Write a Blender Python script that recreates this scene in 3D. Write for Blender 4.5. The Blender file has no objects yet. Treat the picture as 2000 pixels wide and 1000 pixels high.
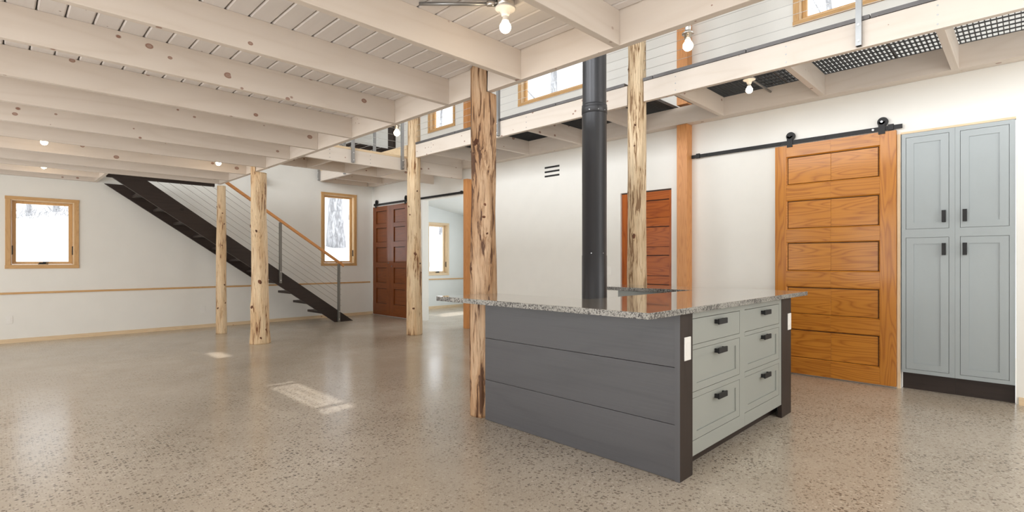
import bpy, bmesh, math, random
from mathutils import Vector, noise
C = bpy.context.scene
col = C.collection
random.seed(7)

# ------------------------------------------------------------------ camera, world, light, exposure
cam = bpy.data.objects.new('camera', bpy.data.cameras.new('camera'))
col.objects.link(cam)
cam.location = (0, 0, 1.16)
cam.rotation_euler = (math.pi/2, 0, 0.78512 - math.pi/2)
cam.data.sensor_width = 36
cam.data.lens = 36*1007.4/2000
cam.data.shift_y = 9.65/2000
cam.data.clip_start = 0.05
C.camera = cam
vs = C.view_settings
vs.view_transform = 'Standard'; vs.look = 'None'; vs.gamma = 1; vs.use_curve_mapping = False
vs.exposure = 0.1
w = bpy.data.worlds.new('world'); C.world = w; w.use_nodes = True
bg = w.node_tree.nodes['Background']
bg.inputs[0].default_value = (0.93, 0.97, 1.0, 1); bg.inputs[1].default_value = 2.1

def area(name, loc, rot, sx, sy, radiance, colour):
    l = bpy.data.lights.new(name, 'AREA'); l.shape = 'RECTANGLE'; l.size = sx; l.size_y = sy
    l.energy = radiance*math.pi*sx*sy; l.color = colour
    o = bpy.data.objects.new(name, l); o.location = loc; o.rotation_euler = rot
    col.objects.link(o); return o
COOL = (0.93, 0.97, 1.0)
NEUT = (0.975, 0.985, 1.0)
WARM = (1.0, 0.86, 0.70)
RX = (0, -math.pi/2, 0)      # faces +X
RY = (math.pi/2, 0, 0)       # faces +Y
# daylight in the window openings of the side wall, lower storey then upper storey
for y, rad in ((-0.9, 4.4), (2.1, 4.4), (5.1, 4.2), (7.9, 3.4)):
    area('window_daylight', (-3.24, y, 1.3), RX, 1.9, 2.0, rad, (1.0, 0.985, 0.955))
for y in (-0.6, 3.4, 7.4):
    area('window_daylight', (-3.24, y, 3.95), RX, 1.9, 2.8, 9.8, NEUT)
# daylight in the glazed gable behind the camera
area('window_daylight', (-0.6, -2.64, 1.25), RY, 2.0, 4.0, 1.1, (1.0, 0.80, 0.60))
area('window_daylight', (4.1, -2.64, 2.3), RY, 2.8, 3.6, 1.3, WARM)
# daylight through the window of the side room
area('window_daylight', (8.68, 7.25, 1.35), (0, math.pi/2, 0), 1.3, 1.9, 7.0, COOL)

# low winter sun, coming in through the upper windows of the long wall
sl = bpy.data.lights.new('sun', 'SUN'); sl.energy = 4.0; sl.angle = 0.012; sl.color = (1.0, 0.97, 0.93)
so = bpy.data.objects.new('sun', sl); so.location = (12, 6, 9); col.objects.link(so)
so.rotation_euler = Vector((-0.72, -0.10, -0.69)).to_track_quat('-Z', 'Y').to_euler()

cy = C.cycles
cy.use_denoising = True
cy.max_bounces = 8; cy.diffuse_bounces = 5; cy.glossy_bounces = 4; cy.transmission_bounces = 4; cy.transparent_max_bounces = 12
cy.caustics_reflective = False; cy.caustics_refractive = False
cy.sample_clamp_indirect = 6

# ------------------------------------------------------------------ materials
def new_mat(name):
    m = bpy.data.materials.new(name); m.use_nodes = True
    nt = m.node_tree
    return m, nt, nt.nodes['Principled BSDF']
def nd(nt, typ, **kw):
    n = nt.nodes.new(typ)
    for k, v in kw.items():
        if k.startswith('i_'):
            key = k[2:]; key = int(key) if key.isdigit() else key.replace('_', ' ')
            n.inputs[key].default_value = v
        else: setattr(n, k, v)
    return n
def rgba(c): return (c[0], c[1], c[2], 1)
def ramp(nt, fac, stops, interp='LINEAR'):
    r = nt.nodes.new('ShaderNodeValToRGB'); r.color_ramp.interpolation = interp
    e = r.color_ramp.elements
    while len(e) < len(stops): e.new(0.5)
    for el, (p, c) in zip(e, stops):
        el.position = p; el.color = rgba(c) if hasattr(c, '__len__') else (c, c, c, 1)
    nt.links.new(fac, r.inputs[0]); return r.outputs[0]
def mix(nt, fac, a, b, mode='MIX'):
    n = nt.nodes.new('ShaderNodeMix'); n.data_type = 'RGBA'; n.blend_type = mode
    for s, v in ((0, fac), (6, a), (7, b)):
        if hasattr(v, 'is_linked'): nt.links.new(v, n.inputs[s])
        else: n.inputs[s].default_value = v if s == 0 else rgba(v)
    return n.outputs[2]
def math_(nt, op, a, b=0.0):
    n = nt.nodes.new('ShaderNodeMath'); n.operation = op
    for s, v in ((0, a), (1, b)):
        if hasattr(v, 'is_linked'): nt.links.new(v, n.inputs[s])
        else: n.inputs[s].default_value = v
    return n.outputs[0]
def coords(nt, scale=(1, 1, 1), vary=True):
    tc = nt.nodes.new('ShaderNodeTexCoord'); out = tc.outputs['Object']
    if vary:
        oi = nt.nodes.new('ShaderNodeObjectInfo')
        cb = nt.nodes.new('ShaderNodeCombineXYZ')
        m1 = math_(nt, 'MULTIPLY', oi.outputs['Random'], 37.0)
        m2 = math_(nt, 'MULTIPLY', oi.outputs['Random'], 91.0)
        for i, q in enumerate((m1, m2, m1)): nt.links.new(q, cb.inputs[i])
        va = nt.nodes.new('ShaderNodeVectorMath'); va.operation = 'ADD'
        nt.links.new(out, va.inputs[0]); nt.links.new(cb.outputs[0], va.inputs[1]); out = va.outputs[0]
    mp = nt.nodes.new('ShaderNodeVectorMath'); mp.operation = 'MULTIPLY'
    nt.links.new(out, mp.inputs[0]); mp.inputs[1].default_value = scale
    return mp.outputs[0]
def tex(nt, kind, vec, **kw):
    n = nd(nt, kind, **kw); nt.links.new(vec, n.inputs['Vector']); return n
def bump(nt, bsdf, h, strength=0.2, dist=0.01):
    b = nd(nt, 'ShaderNodeBump'); b.inputs['Strength'].default_value = strength; b.inputs['Distance'].default_value = dist
    nt.links.new(h, b.inputs['Height']); nt.links.new(b.outputs[0], bsdf.inputs['Normal'])
def flat(name, c, rough=0.5, metal=0.0, spec=0.5, var=0.0, coat=0.0):
    m, nt, b = new_mat(name)
    b.inputs['Roughness'].default_value = rough; b.inputs['Metallic'].default_value = metal
    b.inputs['Specular IOR Level'].default_value = spec; b.inputs['Coat Weight'].default_value = coat
    n = tex(nt, 'ShaderNodeTexNoise', coords(nt, (3, 3, 3)), i_Scale=1.5, i_Detail=4.0)
    v = max(var, 0.03)
    nt.links.new(mix(nt, n.outputs[0], tuple(x*(1-v) for x in c), tuple(min(1, x*(1+v)) for x in c)), b.inputs['Base Color'])
    return m
AX = {'x': 0, 'y': 1, 'z': 2}
_wood = {}
def wood(name, axis, light, dark, knot=None, kdens=7.0, ksize=0.16, rings=9.0, gscale=7.0, fine=0.25, rough=0.5, coat=0.0, cath=0.5, tone=0.08, crough=0.12, spec=0.5):
    """sawn timber with its grain along one axis"""
    key = name + '_' + axis
    if key in _wood: return _wood[key]
    m, nt, b = new_mat(key)
    s = [1.0, 1.0, 1.0]; s[AX[axis]] = 0.11
    v = coords(nt, tuple(s))
    big = tex(nt, 'ShaderNodeTexNoise', v, i_Scale=gscale, i_Detail=1.5, i_Roughness=0.4)
    fr = math_(nt, 'PINGPONG', math_(nt, 'MULTIPLY', big.outputs[0], rings), 0.5)
    g = math_(nt, 'MULTIPLY', fr, 2.0)
    g = math_(nt, 'POWER', g, 2.2)
    s2 = [90.0, 90.0, 90.0]; s2[AX[axis]] = 2.0
    fn = tex(nt, 'ShaderNodeTexNoise', coords(nt, tuple(s2)), i_Scale=1.0, i_Detail=3.0)
    f = math_(nt, 'ADD', math_(nt, 'MULTIPLY', g, cath), math_(nt, 'MULTIPLY', math_(nt, 'SUBTRACT', fn.outputs[0], 0.5), fine*2))
    f = math_(nt, 'MINIMUM', math_(nt, 'MAXIMUM', f, 0.0), 1.0)
    c = mix(nt, f, light, dark)
    tn = tex(nt, 'ShaderNodeTexNoise', coords(nt, tuple(x*0.7 for x in s)), i_Scale=2.0, i_Detail=2.0)
    c = mix(nt, tn.outputs[0], c, tuple(max(0, 1-tone*2) for _ in range(3)), 'MULTIPLY') if tone else c
    oi = nt.nodes.new('ShaderNodeObjectInfo')
    c = mix(nt, math_(nt, 'MULTIPLY', oi.outputs['Random'], tone), c, dark)
    if knot:
        s3 = [1.0, 1.0, 1.0]; s3[AX[axis]] = 0.75
        vo = tex(nt, 'ShaderNodeTexVoronoi', coords(nt, tuple(s3)), i_Scale=kdens)
        wn = nt.nodes.new('ShaderNodeSeparateColor'); nt.links.new(vo.outputs['Color'], wn.inputs[0])
        sz = math_(nt, 'MULTIPLY', math_(nt, 'POWER', wn.outputs[0], 2.0), ksize)
        d = math_(nt, 'DIVIDE', vo.outputs['Distance'], math_(nt, 'ADD', sz, 0.012))
        k = ramp(nt, d, [(0.0, 0.85), (0.55, 0.7), (0.8, 1.0), (1.0, 0.0)])
        halo = ramp(nt, d, [(0.0, 0.0), (0.3, 0.25), (1.0, 0.0)])
        c = mix(nt, k, c, knot)
    nt.links.new(c, b.inputs['Base Color'])
    b.inputs['Roughness'].default_value = rough
    b.inputs['Specular IOR Level'].default_value = spec
    b.inputs['Coat Weight'].default_value = coat; b.inputs['Coat Roughness'].default_value = crough
    bump(nt, b, fn.outputs[0], 0.08, 0.004)
    _wood[key] = m
    return m

def pine(a): return wood('whitewashed_pine', a, (0.75, 0.672, 0.597), (0.625, 0.53, 0.44), (0.27, 0.13, 0.085), 9.0, 0.20, 7, 5.0, 0.10, 0.6, cath=0.28, tone=0.05)
def deckpine(a): return wood('whitewashed_deck', a, (0.87, 0.835, 0.82), (0.77, 0.725, 0.71), (0.38, 0.29, 0.27), 8.0, 0.08, 7, 6.0, 0.10, 0.6, cath=0.2, tone=0.07)
def trimwood(a): return wood('clear_fir_trim', a, (0.66, 0.40, 0.17), (0.48, 0.25, 0.085), None, rings=10, gscale=18, fine=0.2, rough=0.4, cath=0.45, tone=0.06)
def palewood(a): return wood('raw_pine_trim', a, (0.80, 0.63, 0.42), (0.66, 0.46, 0.25), (0.4, 0.2, 0.08), 5.0, 0.1, rings=8, gscale=14, fine=0.2, rough=0.55, cath=0.4, tone=0.06)
def firpost(a): return wood('orange_fir', a, (0.70, 0.32, 0.11), (0.50, 0.185, 0.05), (0.30, 0.08, 0.03), 4.0, 0.09, rings=9, gscale=16, fine=0.2, rough=0.45, cath=0.5, tone=0.06)
def doorwood(a): return wood('varnished_fir', a, (0.62, 0.245, 0.028), (0.32, 0.085, 0.004), None, rings=13, gscale=9, fine=0.25, rough=0.45, coat=0.25, cath=0.62, tone=0.12, crough=0.14, spec=0.3)
def reddoor(a): return wood('red_varnished_fir', a, (0.50, 0.125, 0.012), (0.25, 0.045, 0.004), None, rings=10, gscale=9, fine=0.25, rough=0.5, coat=0.12, cath=0.65, tone=0.12, crough=0.1, spec=0.2)
def olddoor(a): return wood('old_brown_varnish', a, (0.23, 0.062, 0.012), (0.11, 0.028, 0.006), None, rings=6, gscale=9, fine=0.2, rough=0.45, coat=0.3, cath=0.4, tone=0.1, crough=0.08, spec=0.25)
def darkwood(a): return wood('dark_stained_wood', a, (0.040, 0.027, 0.022), (0.020, 0.013, 0.010), (0.013, 0.009, 0.007), 4.0, 0.16, rings=7, gscale=8, fine=0.3, rough=0.5, cath=0.4, tone=0.1, spec=0.3)
def panelwood(a): return wood('charcoal_stained_planks', a, (0.098, 0.097, 0.104), (0.062, 0.061, 0.067), (0.035, 0.034, 0.036), 3.2, 0.2, rings=5, gscale=6, fine=0.35, rough=0.36, cath=0.35, tone=0.1)

WALL = flat('white_plaster', (0.82, 0.813, 0.775), 0.6, var=0.012)
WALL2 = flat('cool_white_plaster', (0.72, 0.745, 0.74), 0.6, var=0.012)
CABWARM = flat('cabinet_paint_warm_lit', (0.31, 0.325, 0.30), 0.38, var=0.02)  # cabinet paint, with the warmer light on the drawers put into its colour
CABCOOL = flat('cabinet_paint_cool_lit', (0.335, 0.375, 0.39), 0.36, var=0.02)  # the same cabinet paint, with the cooler daylight put into its colour
BLACK = flat('black_powder_coat', (0.014, 0.014, 0.015), 0.48, spec=0.3)
PIPE = flat('black_stove_pipe', (0.036, 0.037, 0.042), 0.34, metal=0.3, var=0.06)
STEEL = flat('galvanised_steel', (0.34, 0.345, 0.35), 0.34, metal=0.85, var=0.2)
DARKSTEEL = flat('weathered_steel', (0.135, 0.128, 0.128), 0.5, metal=0.5, var=0.35)
CABLE2 = flat('dull_stair_cable', (0.30, 0.27, 0.23), 0.45, metal=0.4)
DULLSTEEL = flat('raw_steel', (0.20, 0.19, 0.175), 0.4, metal=0.5, var=0.15)
CABLE = flat('steel_cable', (0.70, 0.70, 0.69), 0.35, metal=0.5)
GRATE = flat('grating_steel', (0.055, 0.055, 0.056), 0.5, metal=0.4, var=0.2)
PORCELAIN = flat('white_porcelain', (0.83, 0.81, 0.77), 0.2)
PLASTIC = flat('white_plastic', (0.84, 0.83, 0.80), 0.3)
NICKEL = flat('brushed_nickel', (0.62, 0.60, 0.57), 0.25, metal=1.0)
BLACKHOLE = flat('dark_slot', (0.008, 0.008, 0.008), 0.6)
SNOW = flat('snow', (0.92, 0.93, 0.95), 0.7, var=0.02)

def emit(name, c, s):
    m, nt, b = new_mat(name)
    b.inputs['Base Color'].default_value = rgba(c)
    b.inputs['Emission Color'].default_value = rgba(c); b.inputs['Emission Strength'].default_value = s
    return m
BULB = emit('lit_bulb', (1.0, 0.78, 0.52), 24)

def make_glass():
    m, nt, b = new_mat('window_glass')
    nt.nodes.remove(b)
    t = nt.nodes.new('ShaderNodeBsdfTransparent'); g = nt.nodes.new('ShaderNodeBsdfGlossy')
    g.inputs['Roughness'].default_value = 0.01
    mx = nt.nodes.new('ShaderNodeMixShader')
    mx.inputs[0].default_value = 0.03; nt.links.new(t.outputs[0], mx.inputs[1]); nt.links.new(g.outputs[0], mx.inputs[2])
    nt.links.new(mx.outputs[0], nt.nodes['Material Output'].inputs[0])
    return m
GLASS = make_glass()

def make_bark(name, a, bb):
    m, nt, b = new_mat(name)
    n = tex(nt, 'ShaderNodeTexNoise', coords(nt, (14, 14, 4)), i_Scale=1.0, i_Detail=5.0, i_Distortion=1.0)
    nt.links.new(mix(nt, ramp(nt, n.outputs[0], [(0.4, 0.0), (0.6, 1.0)]), a, bb), b.inputs['Base Color'])
    b.inputs['Roughness'].default_value = 0.9
    bump(nt, b, n.outputs[0], 0.8, 0.05)
    return m
def make_log(name, light, mid, dark, streak=0.5):
    m, nt, b = new_mat(name)
    a1 = tex(nt, 'ShaderNodeTexNoise', coords(nt, (85, 85, 4.5)), i_Scale=1.0, i_Detail=3.0, i_Roughness=0.6, i_Distortion=0.4)
    a2 = tex(nt, 'ShaderNodeTexNoise', coords(nt, (34, 34, 3.4)), i_Scale=1.0, i_Detail=3.0, i_Roughness=0.55, i_Distortion=0.8)
    a3 = tex(nt, 'ShaderNodeTexNoise', coords(nt, (8, 8, 1.6)), i_Scale=1.0, i_Detail=3.0)
    c = mix(nt, ramp(nt, a3.outputs[0], [(0.38, 0.0), (0.62, 1.0)]), light, mid)
    c = mix(nt, math_(nt, 'MULTIPLY', ramp(nt, a1.outputs[0], [(0.47, 0.0), (0.60, 1.0)]), 0.10+0.40*streak), c, tuple(x*0.62 for x in mid))
    # torn bark and sap stains: long narrow blotches with crisp edges, gathered in some stretches of the trunk
    f = math_(nt, 'ADD', a2.outputs[0], math_(nt, 'MULTIPLY', math_(nt, 'SUBTRACT', a3.outputs[0], 0.5), 0.45))
    f = math_(nt, 'ADD', f, math_(nt, 'MULTIPLY', math_(nt, 'SUBTRACT', a1.outputs[0], 0.5), 0.30))
    lo = 0.69 - 0.13*streak
    amber = tuple(0.35*x+0.65*y for x, y in zip(dark, mid))
    c = mix(nt, ramp(nt, f, [(lo-0.05, 0.0), (lo-0.035, 0.8)]), c, amber)
    c = mix(nt, ramp(nt, f, [(lo+0.015, 0.0), (lo+0.035, 1.0)]), c, dark)
    nt.links.new(c, b.inputs['Base Color']); b.inputs['Roughness'].default_value = 0.55
    bump(nt, b, math_(nt, 'SUBTRACT', a3.outputs[0], math_(nt, 'MULTIPLY', f, 0.6)), 0.9, 0.03)
    return m
KNOT = make_bark('branch_knot', (0.085, 0.032, 0.015), (0.19, 0.08, 0.042))
LOGA = make_log('peeled_cedar_streaked', (0.62, 0.43, 0.275), (0.47, 0.27, 0.135), (0.10, 0.04, 0.014), 1.0)
LOGB = make_log('peeled_cedar_cream', (0.82, 0.64, 0.42), (0.70, 0.48, 0.27), (0.20, 0.08, 0.022), 0.55)
LOGC = make_log('peeled_cedar_pale', (0.78, 0.62, 0.42), (0.62, 0.45, 0.27), (0.22, 0.12, 0.05), 0.85)

def make_floor():
    m, nt, b = new_mat('polished_concrete')
    v = coords(nt, vary=False)
    n1 = tex(nt, 'ShaderNodeTexNoise', v, i_Scale=0.8, i_Detail=5.0, i_Roughness=0.55)
    n2 = tex(nt, 'ShaderNodeTexNoise', v, i_Scale=3.0, i_Detail=6.0, i_Roughness=0.6)
    c = mix(nt, ramp(nt, n1.outputs[0], [(0.35, 0.0), (0.65, 1.0)]), (0.495, 0.428, 0.345), (0.585, 0.518, 0.43))
    c = mix(nt, math_(nt, 'MULTIPLY', ramp(nt, n2.outputs[0], [(0.4, 0.0), (0.7, 1.0)]), 0.35), c, (0.44, 0.372, 0.295))
    gr = tex(nt, 'ShaderNodeTexNoise', v, i_Scale=140.0, i_Detail=2.0)
    c = mix(nt, ramp(nt, gr.outputs[0], [(0.40, 0.16), (0.60, 0.0)]), c, (0.20, 0.165, 0.13))
    # exposed aggregate: small stones, most of them dark, some pale
    patch = ramp(nt, tex(nt, 'ShaderNodeTexNoise', v, i_Scale=0.7, i_Detail=4.0).outputs[0], [(0.36, 0.35), (0.54, 1.0)])
    # the slab is ground deepest around the island and kitchen
    sx_ = nt.nodes.new('ShaderNodeSeparateXYZ'); nt.links.new(v, sx_.inputs[0])
    deep = ramp(nt, math_(nt, 'MULTIPLY', math_(nt, 'ADD', sx_.outputs[0], sx_.outputs[1]), 0.1), [(0.30, 1.0), (0.80, 0.3)])
    patch = math_(nt, 'MULTIPLY', patch, deep)
    for sc, rad, dk, lt in ((42.0, 0.36, 0.22, 0.91), (85.0, 0.36, 0.22, 0.88)):
        wob = tex(nt, 'ShaderNodeTexNoise', v, i_Scale=sc*2.0, i_Detail=1.0)
        vv = nt.nodes.new('ShaderNodeVectorMath'); vv.operation = 'MULTIPLY_ADD'
        nt.links.new(wob.outputs['Color'], vv.inputs[0]); vv.inputs[1].default_value = (0.3/sc, 0.3/sc, 0.3/sc); nt.links.new(v, vv.inputs[2])
        vo = tex(nt, 'ShaderNodeTexVoronoi', vv.outputs[0], i_Scale=sc); vo.voronoi_dimensions = '2D'
        sp = nt.nodes.new('ShaderNodeSeparateColor'); nt.links.new(vo.outputs['Color'], sp.inputs[0])
        inside = ramp(nt, vo.outputs['Distance'], [(rad*0.8, 1.0), (rad, 0.0)])
        isdark = math_(nt, 'LESS_THAN', sp.outputs[0], dk)
        islight = math_(nt, 'GREATER_THAN', sp.outputs[0], lt)
        fd = math_(nt, 'MULTIPLY', math_(nt, 'MULTIPLY', inside, isdark), math_(nt, 'MULTIPLY', patch, 1.0))
        fl = math_(nt, 'MULTIPLY', math_(nt, 'MULTIPLY', inside, islight), math_(nt, 'MULTIPLY', patch, 0.7))
        c = mix(nt, fd, c, ramp(nt, sp.outputs[1], [(0.0, (0.05, 0.042, 0.035)), (0.5, (0.15, 0.10, 0.07)), (1.0, (0.035, 0.037, 0.04))]))
        c = mix(nt, fl, c, (0.74, 0.68, 0.60))
    nt.links.new(c, b.inputs['Base Color'])
    nt.links.new(ramp(nt, n1.outputs[0], [(0.3, 0.17), (0.7, 0.26)]), b.inputs['Roughness'])
    b.inputs['Specular IOR Level'].default_value = 0.45
    return m
FLOOR = make_floor()

def make_counter(top):
    m, nt, b = new_mat('polished_concrete_counter' if top else 'ground_concrete_edge')
    v = coords(nt, vary=False)
    n1 = tex(nt, 'ShaderNodeTexNoise', v, i_Scale=4.0, i_Detail=6.0)
    if top:
        c = mix(nt, n1.outputs[0], (0.40, 0.365, 0.315), (0.31, 0.28, 0.24))
        vo = tex(nt, 'ShaderNodeTexVoronoi', v, i_Scale=120.0)
        sp = nt.nodes.new('ShaderNodeSeparateColor'); nt.links.new(vo.outputs['Color'], sp.inputs[0])
        f = math_(nt, 'MULTIPLY', math_(nt, 'LESS_THAN', sp.outputs[0], 0.1), ramp(nt, vo.outputs['Distance'], [(0.25, 0.7), (0.4, 0.0)]))
        c = mix(nt, f, c, (0.1, 0.09, 0.08))
        b.inputs['Roughness'].default_value = 0.05
        b.inputs['IOR'].default_value = 1.65; b.inputs['Coat Weight'].default_value = 0.6; b.inputs['Coat Roughness'].default_value = 0.03
    else:
        nn = tex(nt, 'ShaderNodeTexNoise', v, i_Scale=115.0, i_Detail=2.0, i_Distortion=1.0)
        pt = tex(nt, 'ShaderNodeTexNoise', v, i_Scale=2.3, i_Detail=1.0)
        f = math_(nt, 'ADD', nn.outputs[0], math_(nt, 'MULTIPLY', math_(nt, 'SUBTRACT', pt.outputs[0], 0.5), 0.35))
        c = mix(nt, ramp(nt, f, [(0.50, 0.0), (0.54, 1.0)]), mix(nt, n1.outputs[0], (0.38, 0.37, 0.34), (0.27, 0.26, 0.235)), (0.055, 0.05, 0.047))
        b.inputs['Roughness'].default_value = 0.45
    nt.links.new(c, b.inputs['Base Color'])
    return m
CTOP, CEDGE = make_counter(True), make_counter(False)

BARK = make_bark('grey_bark', (0.26, 0.26, 0.27), (0.50, 0.50, 0.52))

# ------------------------------------------------------------------ mesh helpers
class MB:
    def __init__(self): self.bm = bmesh.new()
    def box(self, x0, x1, y0, y1, z0, z1, mi=0):
        v = [self.bm.verts.new(p) for p in ((x0,y0,z0),(x1,y0,z0),(x1,y1,z0),(x0,y1,z0),(x0,y0,z1),(x1,y0,z1),(x1,y1,z1),(x0,y1,z1))]
        for f in ((0,3,2,1),(4,5,6,7),(0,1,5,4),(1,2,6,5),(2,3,7,6),(3,0,4,7)):
            q = self.bm.faces.new([v[i] for i in f]); q.material_index = mi
        return self
    def prism(self, poly, axis, a, b, capmat=0, sidemat=0):
        """poly of 2D points in the plane across `axis`, extruded from a to b"""
        def P(p, t):
            return {'x': (t, p[0], p[1]), 'y': (p[0], t, p[1]), 'z': (p[0], p[1], t)}[axis]
        lo = [self.bm.verts.new(P(p, a)) for p in poly]; hi = [self.bm.verts.new(P(p, b)) for p in poly]
        n = len(poly)
        self.bm.faces.new(lo[::-1]).material_index = sidemat
        self.bm.faces.new(hi).material_index = capmat
        for i in range(n):
            self.bm.faces.new((lo[i], lo[(i+1) % n], hi[(i+1) % n], hi[i])).material_index = sidemat
        return self
    def tube(self, pts, r, seg=8, cap=True):
        pts = [Vector(p) for p in pts]; rs = r if isinstance(r, (list, tuple)) else [r]*len(pts)
        rings = []
        for i, p in enumerate(pts):
            d = (pts[min(i+1, len(pts)-1)] - pts[max(i-1, 0)]).normalized()
            u = d.orthogonal().normalized() if i == 0 else (u - d*u.dot(d)).normalized()
            t = d.cross(u)
            rings.append([self.bm.verts.new(p + (u*math.cos(2*math.pi*k/seg) + t*math.sin(2*math.pi*k/seg))*rs[i]) for k in range(seg)])
        for a, b in zip(rings, rings[1:]):
            for k in range(seg):
                f = self.bm.faces.new((a[k], a[(k+1) % seg], b[(k+1) % seg], b[k])); f.smooth = True
        if cap:
            self.bm.faces.new(rings[0][::-1]); self.bm.faces.new(rings[-1])
        return self
    def lathe(self, prof, cx, cy, cz=0, seg=24):
        """profile of (radius, z), turned about the vertical axis"""
        rings = []
        for r, z in prof:
            if r < 1e-5: rings.append([self.bm.verts.new((cx, cy, cz+z))])
            else: rings.append([self.bm.verts.new((cx+r*math.cos(2*math.pi*k/seg), cy+r*math.sin(2*math.pi*k/seg), cz+z)) for k in range(seg)])
        for a, b in zip(rings, rings[1:]):
            for k in range(seg):
                k2 = (k+1) % seg
                if len(a) == 1 and len(b) == 1: continue
                if len(a) == 1: f = self.bm.faces.new((a[0], b[k], b[k2]))
                elif len(b) == 1: f = self.bm.faces.new((a[k], a[k2], b[0]))
                else: f = self.bm.faces.new((a[k], a[k2], b[k2], b[k]))
                f.smooth = True
        return self
    def build(self, name, mats, parent=None, bevel=0.0, origin=None):
        bmesh.ops.recalc_face_normals(self.bm, faces=self.bm.faces)
        vs_ = self.bm.verts
        lo = Vector([min(v.co[i] for v in vs_) for i in range(3)]); hi = Vector([max(v.co[i] for v in vs_) for i in range(3)])
        o = Vector(origin) if origin else Vector(((lo.x+hi.x)/2, (lo.y+hi.y)/2, lo.z))
        for v in vs_: v.co -= o
        me = bpy.data.meshes.new(name); self.bm.to_mesh(me); self.bm.free()
        for m in (mats if isinstance(mats, (list, tuple)) else [mats]): me.materials.append(m)
        ob = bpy.data.objects.new(name, me); col.objects.link(ob)
        if parent is not None:
            ob.parent = parent
            base = Vector((0, 0, 0)); q = parent
            while q is not None: base += q.location; q = q.parent
            ob.location = o - base
        else: ob.location = o
        if bevel:
            md = ob.modifiers.new('edge', 'BEVEL'); md.width = bevel; md.segments = 2; md.limit_method = 'ANGLE'
        return ob
def box(name, mat, x0, x1, y0, y1, z0, z1, parent=None, bevel=0.0):
    return MB().box(x0, x1, y0, y1, z0, z1).build(name, mat, parent, bevel)
def tag(o, label, cat, group=None):
    o['label'] = label; o['category'] = cat
    if group: o['group'] = group
    return o
def thing(name, loc, label, cat, group=None):
    o = bpy.data.objects.new(name, None); o.empty_display_size = 0.05; col.objects.link(o); o.location = loc
    return tag(o, label, cat, group)
def struct(o): o['kind'] = 'structure'; return o
def ordinal(i): return ['first', 'second', 'third', 'fourth', 'fifth', 'sixth', 'seventh', 'eighth', 'ninth', 'tenth', 'eleventh', 'twelfth'][i]

# ------------------------------------------------------------------ room shell
XL, XW, YF, YB, ZT = -3.2, 5.83, 10.15, -2.6, 5.3
def wall(name, axis, a, b, u0, u1, z0, z1, holes, mat):
    us = sorted({u0, u1, *[h[0] for h in holes], *[h[1] for h in holes]})
    zs = sorted({z0, z1, *[h[2] for h in holes], *[h[3] for h in holes]})
    mb = MB()
    for ua, ub in zip(us, us[1:]):
        for za, zb in zip(zs, zs[1:]):
            um, zm = (ua+ub)/2, (za+zb)/2
            if any(h[0] < um < h[1] and h[2] < zm < h[3] for h in holes): continue
            if axis == 'y': mb.box(ua, ub, a, b, za, zb)
            else: mb.box(a, b, ua, ub, za, zb)
    bmesh.ops.remove_doubles(mb.bm, verts=mb.bm.verts, dist=1e-5)
    return struct(mb.build(name, mat))
struct(MB().box(XL-.2, 8.6, YB-.2, YF+.02, -.15, 0).build('floor', FLOOR, origin=(0, 0, 0)))
WIN = dict(w1=(.091, .887, 1.05, 2.078), w2=(4.668, 5.448, 1.06, 2.567), w3=(7.285, 7.935, .81, 2.09),
           wa=(4.22, 5.678, 3.585, 4.36), wb=(7.27, 8.076, 3.585, 4.1), wc=(.55, 1.712, 3.58, 4.2))
def inset(w, t=.045): return (w[0]+t, w[1]-t, w[2]+t, w[3]-t)
wall('wall_back', 'y', YF, YF+.2, XL-.2, XW, 0, ZT, [inset(WIN['w1']), inset(WIN['w2'])], WALL)
wall('wall_right', 'x', XW, XW+.15, YB-.2, YF, 0, ZT,
     [(.066, .815, 0, 2.325), (3.075, 3.80, 0, 2.05), (6.98, 8.28, 0, 2.335), inset(WIN['wa']), inset(WIN['wb']), inset(WIN['wc'])], WALL)
wall('wall_left', 'x', XL-.12, XL, YB-.2, YF+.2, 0, ZT,
     [(y-.95, y+.95, .3, 2.3) for y in (-.9, 2.1, 5.1, 7.9)] + [(y-1.4, y+1.4, 3.0, 4.9) for y in (-.6, 3.4, 7.4)], WALL)
wall('wall_front', 'y', YB-.12, YB, XL-.2, XW, 0, ZT, [(-2.6, 1.4, .25, 2.25), (2.7, 5.5, .5, 4.1)], WALL)
struct(box('ceiling_upper', WALL, XL-.2, XW+.15, YB-.2, YF+.2, ZT, ZT+.15))
# side room beyond the double door
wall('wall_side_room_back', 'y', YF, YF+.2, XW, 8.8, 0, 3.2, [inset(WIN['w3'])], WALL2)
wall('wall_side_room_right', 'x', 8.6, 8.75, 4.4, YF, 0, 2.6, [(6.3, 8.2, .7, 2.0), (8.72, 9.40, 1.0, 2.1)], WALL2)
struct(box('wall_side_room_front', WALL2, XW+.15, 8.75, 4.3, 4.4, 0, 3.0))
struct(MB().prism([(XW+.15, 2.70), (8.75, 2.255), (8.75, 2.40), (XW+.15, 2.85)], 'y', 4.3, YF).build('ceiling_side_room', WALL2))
# baseboards and chair rail
struct(box('baseboard_back', palewood('x'), XL, XW-.002, YF-.018, YF, 0, .058))
struct(box('baseboard_right', palewood('y'), XW-.018, XW, YB, .05, 0, .062))
struct(box('baseboard_side_room', palewood('x'), XW+.16, 8.6, YF-.018, YF, 0, .07))
struct(box('trim_1', trimwood('x'), XL, 5.77, YF-.022, YF, .688, .716, bevel=.004))
struct(box('trim_2', trimwood('x'), XW+.16, 8.6, YF-.022, YF, .705, .730))
struct(box('trim_3', palewood('z'), XW-.012, XW+.02, .818, .842, 0, 2.315))
struct(box('trim_4', palewood('y'), XW-.012, XW+.02, .066, .815, 2.309, 2.327))

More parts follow.
